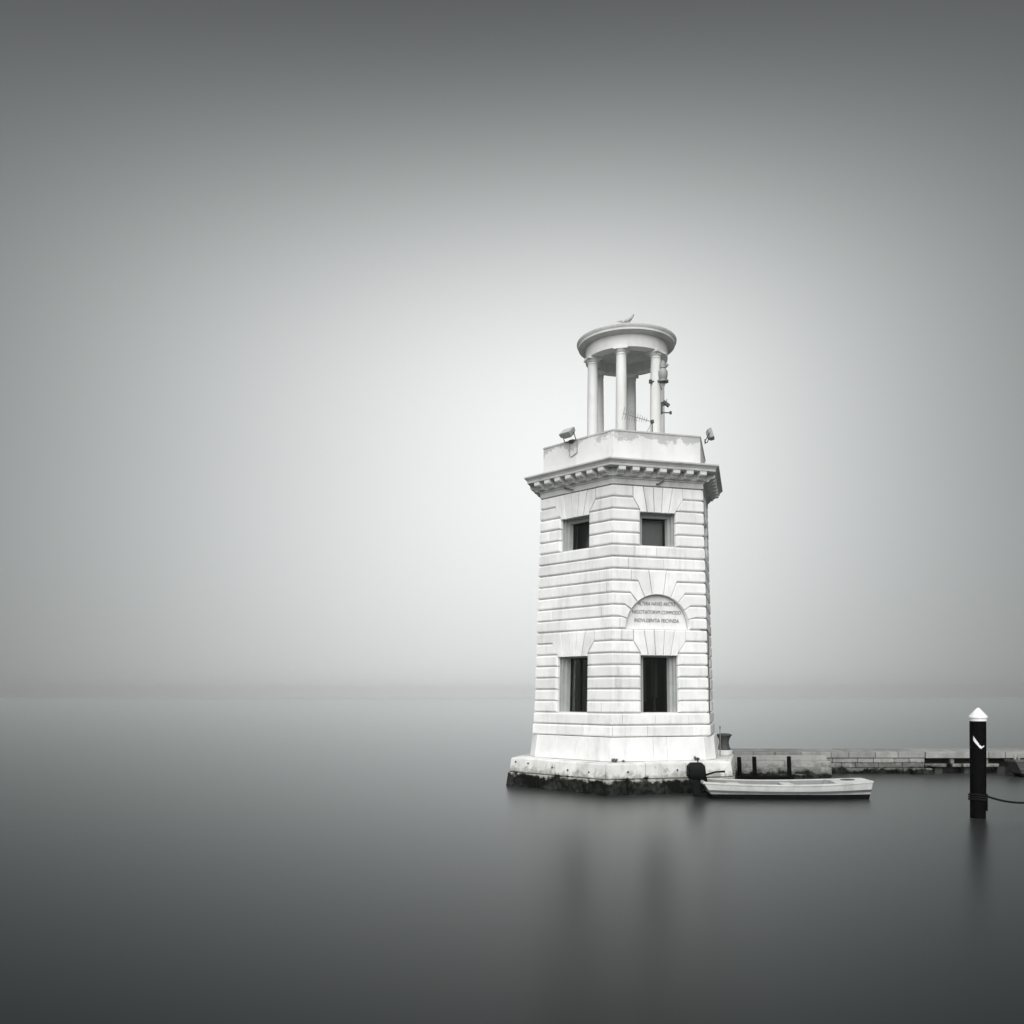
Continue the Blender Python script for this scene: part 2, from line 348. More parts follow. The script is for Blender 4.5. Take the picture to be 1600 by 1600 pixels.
for k in range(19):
    z0, z1 = zc(k), zc(k + 1)
    if k < 5 or 14 <= k < 17:
        run(-1, -1 + WL, k, 'c', 'o', [])
        for j in (-1, 0, 1): run(j + WR, j + 1 + WL, k, 'o', 'o', pier_joints(j, k))
        run(2 + WR, 3, k, 'o', 'c', [])
    elif k in (5, 17):           # beside the flat arch, lower course: ends follow its slope
        stone(LH, [(-1, z0), (-1 + WL, z0), (-1 + VL, z1), (-1, z1)], 'hrhc')
        for j in (-1, 0, 1):
            a, b = j + WR, j + 1 + WL
            stone(LH, [(a, z0), (b, z0), (j + 1 + VL, z1), (j + VR, z1)], 'hrhr')
        stone(LH, [(2 + WR, z0), (3, z0), (3, z1), (2 + VR, z1)], 'hchr')
    elif k in (6, 18):
        run(-1, -1 + VL, k, 'c', 'r', [])
        for j in (-1, 0, 1): run(j + VR, j + 1 + VL, k, 'r', 'r', [j + 1.1] if k == 6 and j == 0 else [])
        run(2 + VR, 3, k, 'r', 'c', [])
    elif 7 <= k <= 10:
        i = k - 7
        def P_(a): return (LU * math.cos(R(a)), zc(7) + LRAD * math.sin(R(a)))
        def Bd(i_):
            return (min((i_ * DZ) / math.tan(R(ANG[i_])), 1.35) / SIDE, zc(7 + i_)) if i_ else (LU, zc(7))
        arc = [P_(ANG[i] + (ANG[i + 1] - ANG[i]) * t / 4) for t in range(5)]
        left = [LC - Bd(i)[0]] ; 
        # left part runs round the front corner onto the left face
        j0 = [0.42, 0.2, 0.6, 0.33][i]; j1 = [-0.4, -0.6, -0.3, -0.5][i]; js = [1.08, 0.87, 1.03, 0.93][i]
        for a, b in ((-1, j1), (j1, j0), (j0, js)):
            stone(LH, [(a, z0), (b, z0), (b, z1), (a, z1)], 'h' + 'v' + 'h' + ('c' if a == -1 else 'v'))
        pl = [(js, z0)] + ([(LC - Bd(i)[0], z0)] if i else [])
        pl += [(LC - x, z) for x, z in arc] + [(LC - Bd(i + 1)[0], z1), (js, z1)]
        ed = ('h' + 'r' if i else 'h') + 'a' * 4 + 'r' + 'h' + 'v'
        stone(LH, pl, ed)
        e2 = 2 + [0.35, 0.5, 0.3, 0.45][i]
        pr = [(LC + x, z) for x, z in arc][::-1] + ([(LC + Bd(i)[0], z0)] if i else []) + [(e2, z0), (e2, z1), (LC + Bd(i + 1)[0], z1)]
        ed = 'a' * 4 + ('r' if i else '') + 'h' + 'v' + 'h' + 'r'
        stone(LH, pr, ed)
        stone(LH, [(e2, z0), (3, z0), (3, z1), (e2, z1)], 'hchv')
    elif k == 11:                # crown of the arch: shoulders and keystone
        arc = [P_(66 + 14 * t / 3) for t in range(4)]; kt = 0.27 / SIDE; b4 = Bd(4)[0]
        for a, b in ((-1, -0.45), (-0.45, 0.5), (0.5, 1.2)): stone(LH, [(a, z0), (b, z0), (b, z1), (a, z1)], 'hvh' + ('c' if a == -1 else 'v'))
        stone(LH, [(1.2, z0), (LC - b4, z0)] + [(LC - x, z) for x, z in arc] + [(LC - kt, z1), (1.2, z1)], 'hr' + 'aaa' + 'rhv', name='voussoir')
        ka = [P_(80 + 20 * t / 4) for t in range(5)]
        stone(LH, [(LC - kt, z1)] + [(LC - x, z) for x, z in ka] + [(LC + kt, z1)], 'r' + 'aaaa' + 'rh', name='keystone', d=0.012)
        stone(LH, [(LC + kt, z1)] + [(LC + x, z) for x, z in arc[::-1]] + [(LC + b4, z0), (2.3, z0), (2.3, z1)], 'r' + 'aaa' + 'rhvh', name='voussoir')
        stone(LH, [(2.3, z0), (3, z0), (3, z1), (2.3, z1)], 'hchv')
    else:                        # plain courses
        js = [-0.5, 0.25, 0.7, 1.24, 1.47, 2.4] if k == 13 else [-0.3, 0.45, 1.17, 1.55, 2.2]
        run(-1, 3, k, 'c', 'c', js)
for j in FACES:                  # flat arches of five voussoirs
    for k in (5, 17):
        zb, zm, zt = zc(k) - 0.065, zc(k + 1), zc(k + 2) - (0.0 if k == 5 else 0.0)
        B = [j + WL + (WR - WL) * i / 5 for i in range(6)]; T = [j + VL + (VR - VL) * i / 5 for i in range(6)]
        for i in range(5):
            if i == 0: stone(LH, [(B[0], zb), (B[1], zb), (T[1], zt), (T[0], zt), (T[0], zm), (B[0], zc(k))], 'arhrrr', name='voussoir')
            elif i == 4: stone(LH, [(B[4], zb), (B[5], zb), (B[5], zc(k)), (T[5], zm), (T[5], zt), (T[4], zt)], 'arrrhr', name='voussoir')
            else: stone(LH, [(B[i], zb), (B[i + 1], zb), (T[i + 1], zt), (T[i], zt)], 'arhr', name='voussoir', d=0.006 if i == 2 else 0.0)
# the two plain bands under the windows
for (za, zb, dd, js) in ((1.80, Z0, 0.015, [-.4, .30, .72, 1.11, 1.44, 1.78, 2.4]), (1.476, 1.80, 0.035, [-.6, .32, .66, 1.01, 1.36, 1.82, 2.5])):
    cuts = [-1] + js + [3]
    for i in range(len(cuts) - 1):
        stone(LH, [(cuts[i], za), (cuts[i + 1], za), (cuts[i + 1], zb), (cuts[i], zb)], 'h' + ('c' if i == len(cuts) - 2 else 'v') + 'h' + ('c' if i == 0 else 'v'), d=dd)

# wall core behind the stones (bottom of the grooves), with the openings left free
def shell(depth, name, m, zlo, zhi, lun=False, rev=None):
    mb = MB(); zw = [(zc(0), zc(5)), (zc(14), zc(17))]
    for j in range(-1, 5):
        us = [0, CL, CR, 1]; zs = [zlo, zw[0][0], zw[0][1], zw[1][0], zw[1][1], zhi]
        if lun and j == 1: us = [0, LC - 1 - LU, CL, CR, LC - 1 + LU, 1]; zs = [zlo, zw[0][0], zw[0][1], zc(7), zc(7) + LRAD, zw[1][0], zw[1][1], zhi]
        for a in range(len(us) - 1):
            for c in range(len(zs) - 1):
                um = j + (us[a] + us[a + 1]) / 2 - j; zm = (zs[c] + zs[c + 1]) / 2
                if j < 3 and CL < um < CR and any(p < zm < q for p, q in zw): continue
                if lun and j == 1 and zc(7) < zm < zc(7) + LRAD and abs(um + 1 - LC) < LU: continue
                mb.add([FT(j + us[a] , zs[c], depth), FT(j + us[a + 1] - 1e-6, zs[c], depth), FT(j + us[a + 1] - 1e-6, zs[c + 1], depth), FT(j + us[a], zs[c + 1], depth)], [(0, 1, 2, 3)])
        if rev and j < 3:
            for (p, q) in zw:
                r = []
                for dd in (depth, rev):
                    r.append([FT(j + CL, p, dd), FT(j + CR, p, dd), FT(j + CR, q, dd), FT(j + CL, q, dd)])
                mb.loft(r, True, False)
    return mb.build(name, m, LH, fix=False)
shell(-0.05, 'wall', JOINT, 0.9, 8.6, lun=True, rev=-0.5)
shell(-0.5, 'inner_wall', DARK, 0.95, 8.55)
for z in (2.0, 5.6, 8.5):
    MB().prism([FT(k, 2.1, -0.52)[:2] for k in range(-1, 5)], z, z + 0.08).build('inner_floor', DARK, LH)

# windows: grey moulded frame, bars, pane, what hangs behind
def fbox(mb, u0, u1, z0, z1, d0, d1):
    p = [FT(u, z, d) for d in (d0, d1) for (u, z) in ((u0, z0), (u1, z0), (u1, z1), (u0, z1))]
    return mb.add(p, [(0, 1, 2, 3), (4, 7, 6, 5), (0, 4, 5, 1), (1, 5, 6, 2), (2, 6, 7, 3), (3, 7, 4, 0)])
def window(j, low):
    zb, zt = (zc(0), zc(5)) if low else (zc(14), zc(17))
    fw = (0.12 if low else 0.11) / SIDE; ft = 0.10 if low else 0.17
    mb = MB()
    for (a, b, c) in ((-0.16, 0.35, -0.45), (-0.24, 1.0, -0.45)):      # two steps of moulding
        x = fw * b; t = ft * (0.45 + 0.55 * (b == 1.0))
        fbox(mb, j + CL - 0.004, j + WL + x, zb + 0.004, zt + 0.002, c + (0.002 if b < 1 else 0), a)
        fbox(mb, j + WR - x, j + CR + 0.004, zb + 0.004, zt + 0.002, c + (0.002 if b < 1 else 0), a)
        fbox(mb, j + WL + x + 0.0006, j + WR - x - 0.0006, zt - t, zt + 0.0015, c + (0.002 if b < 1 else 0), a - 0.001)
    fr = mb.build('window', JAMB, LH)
    fbox(MB(), j + CL - 0.003, j + CR + 0.003, zb - 0.03, zb + 0.012, -0.47, -0.085).build('sill', STONE, fr)
    a, b = j + WL + fw, j + WR - fw; tp = zt - ft
    fbox(MB(), a - 0.002, b + 0.002, zb + 0.013, tp + 0.01, -0.405, -0.395).build('pane', GLASS, fr)
    mb = MB(); t = 0.03 / SIDE
    for (p, q, r, s) in ((a, a + t, zb + 0.014, tp), (b - t, b, zb + 0.014, tp), (a + t, b - t, tp - 0.03, tp - 0.001), (a + t, b - t, zb + 0.0145, zb + 0.045)):
        fbox(mb, p, q, r, s, -0.43, -0.37)
    if low:
        c = a + (b - a) * 0.5; fbox(mb, c - 0.03 / SIDE, c + 0.03 / SIDE, zb + 0.046, tp - 0.031, -0.43, -0.368)
    mb.build('sash', WFRAME, fr)
    return fr, a, b, zb, tp
for j in FACES:
    for low in (True, False):
        fr, a, b, zb, tp = window(j, low)
        mb = MB()
        def cloth(u0, u1, z0, z1, dep, wav, n=14):
            r = []
            for z in (z0, z1): r.append([FT(u0 + (u1 - u0) * i / n, z, dep + wav * math.sin(i * 1.9)) for i in range(n + 1)])
            mb.loft(r, False, False)
        if low:
            if j == 1:
                cloth(a + 0.008, a + 0.085, zb + 0.3, tp - 0.05, -0.62, 0.015); cloth(a + 0.155, a + 0.245, zb + 0.42, tp - 0.03, -0.62, 0.015)
                mb.build('curtain', CURT, fr, smooth='all', fix=False)
            elif j == 0:
                cloth(a + 0.14, b - 0.02, zb + 0.08, zb + 0.72, -0.60, 0.0, 4); mb.build('curtain', CURT, fr, fix=False)
        else:
            if j == 0: cloth(a + 0.05, b - 0.06, zb + 0.02, tp + 0.02, -0.52, 0.006)
            else: cloth(a - 0.01, b + 0.01, zb + 0.02, tp + 0.02, -0.52, 0.004)
            mb.build('blind', BLIND, fr, smooth='all', fix=False)

# inscription in the lunette
ty = MB(); fbox(ty, LC - LU - 0.03, LC + LU + 0.03, zc(7) - 0.06, zc(7) + LRAD + 0.08, -0.30, -0.135)
TYM = ty.build('inscription_panel', STONE, LH)
sl = MB(); fbox(sl, LC - LU + 0.002, LC + LU - 0.002, zc(7) - 0.004, zc(7) + 0.006, -0.134, -0.03); sl.build('sill', STONE, LH)
fn = Vector((math.sin(PHI + PI / 6), -math.cos(PHI + PI / 6), 0)); ft_ = Vector((math.cos(PHI + PI / 6), math.sin(PHI + PI / 6), 0))
for txt, dz, wid in (('ALTERA NAVIO ARCTO', 0.66, 1.10), ('NEGOTIATORVM COMMODO', 0.43, 1.44), ('INDVLGENTIA FECVNDA', 0.20, 1.32)):
    cu = bpy.data.curves.new('lettering', 'FONT'); cu.body = txt; cu.size = 0.175; cu.align_x = 'CENTER'; cu.extrude = 0.004; cu.offset = 0.0
    tmp = bpy.data.objects.new('lettering_curve', cu); COL.objects.link(tmp)
    bpy.context.view_layer.update()
    me = bpy.data.meshes.new_from_object(tmp.evaluated_get(bpy.context.evaluated_depsgraph_get())); bpy.data.objects.remove(tmp); bpy.data.curves.remove(cu)
    xs = [v.co.x for v in me.vertices]; sc = wid / (max(xs) - min(xs))
    P0 = Vector(FT(LC + 0.004, zc(7) + dz, -0.128))
    for v in me.vertices: v.co = P0 + ft_ * (v.co.x * sc) + Vector((0, 0, 1)) * v.co.y * 0.82 + fn * v.co.z
    me.materials.clear(); me.materials.append(LETTER)
    lo = bpy.data.objects.new('lettering', me); COL.objects.link(lo); lo.parent = TYM

# plinth: upright slabs, its side corners cut off
def chamf(a0, c):
    pts = []
    for k in range(6):
        Rr = a0 / math.cos(PI / 6); an = PHI + (k - 1) * PI / 3; p = Vector((Rr * math.sin(an), -Rr * math.cos(an)))
        if k == 1: pts.append(p); continue
        for s in (-1, 1):
            an2 = an + s * PI / 3; q = Vector((Rr * math.sin(an2), -Rr * math.cos(an2))); pts.append(p + (q - p).normalized() * c)
    return pts
PLB, PLT = chamf(2.66, 0.30), chamf(2.60, 0.30)
MB().loft([[(p.x * 0.985, p.y * 0.985, 0.80) for p in PLB], [(p.x * 0.985, p.y * 0.985, 1.46) for p in PLT]]).build('plinth', JOINT, LH)
n = len(PLB)
for i in range(n):
    p0, p1 = PLB[i], PLB[(i + 1) % n]; t0, t1 = PLT[i], PLT[(i + 1) % n]
    ln = (p1 - p0).length; k = {True: [0, 1]}.get(ln < 0.7)
    if k is None: k = [0, .29, .70, 1] if i == 1 else ([0, .45, .60, 1] if i == 2 else [0, .4, .75, 1])
    nrm = Vector((p1 - p0).yx) * Vector((1, -1)); nrm.normalize()
    if nrm.dot(p0) < 0: nrm = -nrm
    for a, b in zip(k[:-1], k[1:]):
        g = 0.003 / ln; a += g; b -= g
        dd = random.uniform(0.0, 0.008); r = []
        for (dep, ins, zz) in ((-0.06, 0, 0), (dd - 0.012, 0, 0), (dd, 0.010, 0.010)):
            q = []
            for (t, top) in ((a, 0), (b, 0), (b, 1), (a, 1)):
                base = (t0.lerp(t1, t) if top else p0.lerp(p1, t)) + (p1 - p0).normalized() * (ins if t == a else -ins) + nrm * dep
                q.append((base.x, base.y, (1.472 - zz) if top else (0.835 + zz)))
            r.append(q)
        mb = MB().loft(r, True, False); mb.f.append((8, 9, 10, 11)); mb.build('plinth_slab', STONE, LH)

# cornice
def hexloft(prof, name, m, parent=LH, closed=True):
    mb = MB(); rings = []
    for d, z in prof:
        Rr = (2.315 + d) / math.cos(PI / 6); rings.append([(Rr * math.sin(PHI + k * PI / 3), -Rr * math.cos(PHI + k * PI / 3), z) for k in range(6)])
    if closed: rings.append(rings[0])
    mb.loft(rings, True, False); return mb.build(name, m, parent)
hexloft([(-0.2, 8.35), (0.012, 8.35), (0.014, 8.49), (0.04, 8.50), (0.045, 8.525), (0.085, 8.55), (0.09, 8.762), (-0.2, 8.762)], 'frieze', CORN)
hexloft([(-0.2, 8.764), (0.355, 8.764), (0.36, 8.83), (0.375, 8.835), (0.38, 8.85), (0.40, 8.87), (0.432, 8.895), (0.442, 8.905), (0.445, 8.94), (0.43, 8.948), (-0.2, 8.99)], 'cornice', CORN)
mb = MB(); sp = [(0.0, 8.56), (0.05, 8.555), (0.085, 8.575), (0.10, 8.61), (0.15, 8.64), (0.215, 8.64), (0.245, 8.665), (0.25, 8.763), (0.0, 8.763)]
wd = 0.10
mb.loft([[(-wd, -d, z) for d, z in sp], [(wd, -d, z) for d, z in sp]])
proto = mb.build('modillion', MODI, LH)
first = True
for j in (-1, 0, 1, 2):
    a0, a1 = [Vector((math.sin(PHI + (k - 1) * PI / 3), -math.cos(PHI + (k - 1) * PI / 3), 0)) * (2.315 + 0.088) / math.cos(PI / 6) for k in (j, j + 1)]
    for i in range(7):
        o = proto if first else proto.copy()
        if not first: COL.objects.link(o)
        first = False
        o.location = a0.lerp(a1, (i + 0.5) / 7); o.rotation_euler = (0, 0, PHI + (j - 0.5) * PI / 3)
# parapet and terrace
hexloft([(-0.065, 8.95), (-0.072, 9.80), (-0.055, 9.805), (-0.057, 9.845), (-0.30, 9.845), (-0.30, 9.10), (-2.28, 9.10), (-2.28, 8.95)], 'parapet', PLASTER)

# rotunda
NSEG = 64
def ring(prof, name, m, n=NSEG):
    mb = MB().lathe(prof + [prof[0]], n, cap=False); return mb.build(name, m, LH, smooth=True)
for k in range(6):
    an = PHI + k * PI / 3; c = (1.07 * math.sin(an), -1.07 * math.cos(an), 0)
    sh = MB().lathe([(0.20, 9.10), (0.20, 9.20), (0.175, 9.23), (0.168, 9.28), (0.166, 10.2), (0.160, 11.0), (0.150, 12.0), (0.145, 12.40), (0.158, 12.405), (0.158, 12.425), (0.145, 12.43), (0.145, 12.46)], 24, c).build('column', ROT, LH, smooth=True)
    mb = MB().lathe([(0.145, 12.46), (0.165, 12.475), (0.195, 12.525), (0.20, 12.54)], 24, c)
    mb.box((c[0], c[1], 12.571), (0.42, 0.42, 0.060), Matrix.Rotation(an, 3, 'Z'))
    mb.build('capital', ROT, sh)
ring([(1.22, 12.602), (1.225, 12.96), (0.90, 12.96), (0.90, 12.602)], 'drum', ROT)
ring([(0.0001, 12.86), (0.91, 12.86), (0.91, 12.95), (0.0001, 12.95)], 'lantern_ceiling', mat('grey_ceiling', (0.55, 0.565, 0.56), 0.9, 0.2, 3))
ring([(0.001, 12.962), (1.26, 12.962), (1.27, 12.985), (1.33, 13.0), (1.435, 13.015), (1.44, 13.07), (1.45, 13.08), (1.455, 13.09), (1.48, 13.12), (1.485, 13.16), (1.46, 13.17), (1.25, 13.21), (0.6, 13.27), (0.001, 13.29)], 'roof', ROT)

# ------------------------------------------------------------------ stone base in the water
apb = lambda z: 3.20 - 0.11 * (z / 0.83)
FB = hexmap(apb)
SB = empty('stone_platform', (TX, TY, 0), 'broad hexagonal stone base with dark weed along the waterline under the lighthouse', 'stone base')
MB().loft([[FB(k, -1.2, -0.06) for k in range(6)], [FB(k, 0.30, -0.06) for k in range(6)], [FB(k, 0.79, -0.05) for k in range(6)]]).build('core', BASE, SB)
cuts = [-1, -.62, -.25, .16, .46, .70, .985, 1.30, 1.62, 1.9, 2.25, 2.6, 3]
for i in range(len(cuts) - 1):
    stone(SB, [(cuts[i], 0.40), (cuts[i + 1], 0.40), (cuts[i + 1], 0.815), (cuts[i], 0.815)], 'gvgv' , name='kerb_stone', m=BASE, F=FB, side=3.6, d=random.uniform(-.012, .012), back=-0.5, bev=1.4)
cuts = [-1, -.7, -.35, .05, .33, .58, .84, 1.16, 1.44, 1.75, 2.1, 2.45, 3]
for i in range(len(cuts) - 1):
    stone(SB, [(cuts[i], -0.5), (cuts[i + 1], -0.5), (cuts[i + 1], 0.40), (cuts[i], 0.40)], 'gvgv', name='footing_stone', m=BASE, F=FB, side=3.6, d=random.uniform(-.0, .04), back=-0.4, bev=1.5)
for j in range(-1, 5):           # paving slabs on top, butted up to the plinth
    cs = [0, .3, .62, 1]
    for a, b in zip(cs[:-1], cs[1:]):
        mb = MB(); zt = 0.829 + random.uniform(-0.003, 0.003)
        q = [FB(j + a + 0.002, 0.8, -0.12), FB(j + b - 0.002, 0.8, -0.12), FB(j + b - 0.002, 0.8, -0.62), FB(j + a + 0.002, 0.8, -0.62)]
        mb.loft([[(x, y, 0.795) for x, y, _ in q], [(x, y, zt) for x, y, _ in q]]); mb.build('paving_slab', BASE, SB)
mbp = MB().lathe([(0.028, 0), (0.028, 0.02), (0.018, 0.03)], 8)
bolt = None
for (U, z) in ((.06, .70), (.20, .68), (.46, .62), (.62, .58), (.83, .57), (1.16, .60), (1.55, .62)):
    p = Vector(FB(U, z, 0.0)); j = math.floor(U); an = PHI + (j - 0.5) * PI / 3
    if bolt is None: bolt = mbp.build('iron_bolt', METALD, SB); o = bolt
    else: o = bolt.copy(); COL.objects.link(o)
    o.location = p; o.rotation_euler = (R(90), 0, an)

# ------------------------------------------------------------------ jetty behind
JY = 29.4
JT = empty('stone_jetty', (14.0, JY + 0.9, 0), 'low grey stone jetty running right from behind the lighthouse', 'jetty')
JL = Vector((14.0, JY + 0.9, 0))
def jbox(name, x0, x1, y0, y1, z0, z1, m, bevel=0.0, parent=None):
    c = Vector(((x0 + x1) / 2, (y0 + y1) / 2, (z0 + z1) / 2)) - JL
    return MB().box(c, (x1 - x0, y1 - y0, z1 - z0)).build(name, m, parent or JT, bevel=bevel)
jbox('core', 6.6, 13.75, JY + 0.10, JY + 1.75, -1.0, 0.60, QUAYD)
jbox('core', 13.76, 24.0, JY + 0.75, JY + 1.75, -1.0, 0.50, QUAYD)
def jrow(x0, x1, z0, z1, dy, wmin, wmax, name):
    x = x0
    while x < x1 - 0.05:
        w_ = min(random.uniform(wmin, wmax), x1 - x); 
        if x1 - x - w_ < 0.25: w_ = x1 - x
        jbox(name, x + 0.008, x + w_ - 0.008, JY + dy + random.uniform(0, 0.03), JY + 0.5, z0 + 0.008, z1 - 0.008, QUAY, 0.015); x += w_
jrow(6.6, 13.75, 0.52, 0.735, -0.03, 0.5, 1.0, 'stone_block')
jrow(6.6, 13.75, 0.36, 0.52, 0.0, 0.45, 0.9, 'stone_block')
jrow(6.6, 13.75, 0.19, 0.36, 0.02, 0.4, 0.8, 'stone_block')
jrow(6.6, 13.75, -0.6, 0.19, 0.0, 0.6, 1.1, 'footing_stone')
x = 13.76
for w_ in (2.1, 0.55, 2.9, 2.4, 2.2): jbox('coping_slab', x + 0.01, x + w_ - 0.01, JY - 0.03, JY + 0.5, 0.52, 0.735 - random.uniform(0, .015), QUAY, 0.015); x += w_
x = 6.6
while x < 23.8:
    w_ = random.uniform(0.9, 1.5); jbox('paving_slab', x + 0.006, min(x + w_, 23.9) - 0.006, JY + 0.51, JY + 1.75, 0.60, 0.738 + random.uniform(-.006, .004), QUAY, 0.01); x += w_
for (a, b) in ((13.78, 14.5), (14.7, 15.0), (15.05, 16.25), (17.2, 18.5)): jbox('ledge', a, b, JY + 0.06, JY + 0.8, 0.22, 0.33, QUAY, 0.015)
for xx in (14.72, 15.86, 17.6, 19.2): jbox('pillar', xx - 0.06, xx + 0.06, JY + 0.12, JY + 0.26, 0.332, 0.518, QUAY, 0.01)
for xx in (14.3, 15.3, 16.4, 17.6, 18.9): jbox('pile', xx - 0.13, xx + 0.13, JY + 0.2, JY + 0.5, -1, 0.219, QUAYD, 0.02)
# pale block lying at the waterline
bl = MB().box((0, 0, 0), (0.68, 0.30, 0.40)).build('pale_block', STEP, bevel=0.05, loc=(13.55, JY - 0.17, 0.0))
tag(bl, 'pale rounded stone block at the waterline against the jetty', 'stone block')

# landing steps beside the lighthouse
LS = empty('landing_steps', (8.4, 28.5, 0), 'low grey stone landing steps between the lighthouse base and the jetty', 'steps')
LO = Vector((8.4, 28.5, 0))
for (x1, y0, z0, z1, cutx) in ((10.35, 28.95, -0.5, 0.64, (7.9, 9.1)), (10.30, 28.5, -0.5, 0.48, (7.4, 8.8)), (10.2, 28.12, -0.5, 0.31, (8.2, 9.5)), (10.05, 27.82, -0.5, 0.12, (7.7, 9.2))):
    xs = [6.9] + list(cutx) + [x1]
    for a, b in zip(xs[:-1], xs[1:]):
        c = Vector(((a + b) / 2, (y0 + min(y0 + 0.5, 29.36)) / 2, (z0 + z1) / 2)) - LO
        MB().box(c, (b - a - 0.008, min(0.5, 29.36 - y0) - 0.06, z1 - z0 + random.uniform(-.008, 0))).build('step_stone', STEP, LS, bevel=0.02)

# black mooring frame
MF = empty('mooring_rack', (7.85, 27.5, 0), 'black timber mooring frame of three short posts on a beam before the landing', 'mooring frame')
for (dx, hh) in ((-0.76, 0.69), (-0.29, 0.70), (0.79, 0.71)):
    MB().loft([[(dx + 0.065 * math.cos(t) * s - ln, 0.065 * math.sin(t) * s, z) for t in [2 * PI * i / 10 for i in range(10)]] for (z, s, ln) in ((-0.9, 1.1, 0), (0.1, 1.05, 0.0), (hh - 0.02, 1.0, 0.02), (hh, 0.85, 0.02))]).build('post', BLACKW, MF, smooth=True)
MB().box((-0.12, -0.02, 0.045), (2.05, 0.16, 0.11)).build('beam', BLACKW, MF, bevel=0.015)
MB().tube([(-0.45, -0.03, 0.10), (-0.40, -0.06, 0.22), (-0.33, -0.05, 0.26), (-0.28, 0, 0.24)], 0.018, 6).build('rope_end', ROPE, MF)

# ------------------------------------------------------------------ bollard on the base
BO = empty('mooring_bollard', (6.42, 26.75, 0.829), 'dark iron bollard with flared cap standing at the right edge of the base', 'bollard')
MB().lathe([(0.26, 0), (0.26, 0.10), (0.22, 0.13), (0.10, 0.135)], 20, (0, 0, 0)).build('foot', BASE, BO, smooth=True)
MB().lathe([(0.20, 0.136), (0.20, 0.17), (0.165, 0.22), (0.145, 0.34), (0.155, 0.44), (0.19, 0.52), (0.205, 0.55)], 20, (0, 0, 0), jit=0.03).build('shaft', IRON, BO, smooth=True)
MB().lathe([(0.22, 0.551), (0.235, 0.575), (0.21, 0.61), (0.10, 0.63), (0.02, 0.635)], 20, (0, 0, 0), jit=0.03).build('cap', IRON, BO, smooth=True)
p = at(1125, 1178, 25.9); p.z = 0.829
tag(MB().tube([(0, 0, -0.02), (0.005, 0, 0.55), (0.0, 0.01, 0.86)], [0.016, 0.014, 0.012], 8).lathe([(0.022, 0.80), (0.022, 0.88)], 8).build('metal_rod', METAL, loc=p), 'thin upright metal rod at the lighthouse plinth beside the bollard', 'rod')

# weeds growing out of joints of the base
def weed(px, U, F, size, lab, nb):
    c = Vector(F(U, 0.8, -0.35)) + Vector((TX, TY, 0)); c.z = 0.825
    mb = MB()
    for i in range(nb):
        a = random.uniform(0, 2 * PI); l = size * random.uniform(0.5, 1); w_ = size * 0.16; tl = random.uniform(0.1, 0.9)
        b = Vector((math.cos(a), math.sin(a), 0)) * size * random.uniform(0, .4); t = b + Vector((math.cos(a) * tl, math.sin(a) * tl, 1)).normalized() * l
        s_ = Vector((-math.sin(a), math.cos(a), 0)) * w_; m_ = b.lerp(t, 0.55) + s_ * 1.2
        mb.add([b - s_ * .4, b + s_ * .4, b.lerp(t, .55) + s_, t, b.lerp(t, .55) - s_], [(0, 1, 2, 3, 4)])
    tag(mb.build('weed_tuft', WEED, loc=c, fix=False), lab, 'weed', 'weed tufts on the base')
weed(975, 1.04, FB, 0.15, 'small grey weed tuft below the front corner of the plinth', 26)
weed(990, 1.12, FB, 0.10, 'tiny weed tuft just right of the plinth corner tuft', 12)
weed(1105, 1.80, FB, 0.16, 'small weed tuft at the right end of the plinth behind the boat motor', 20)

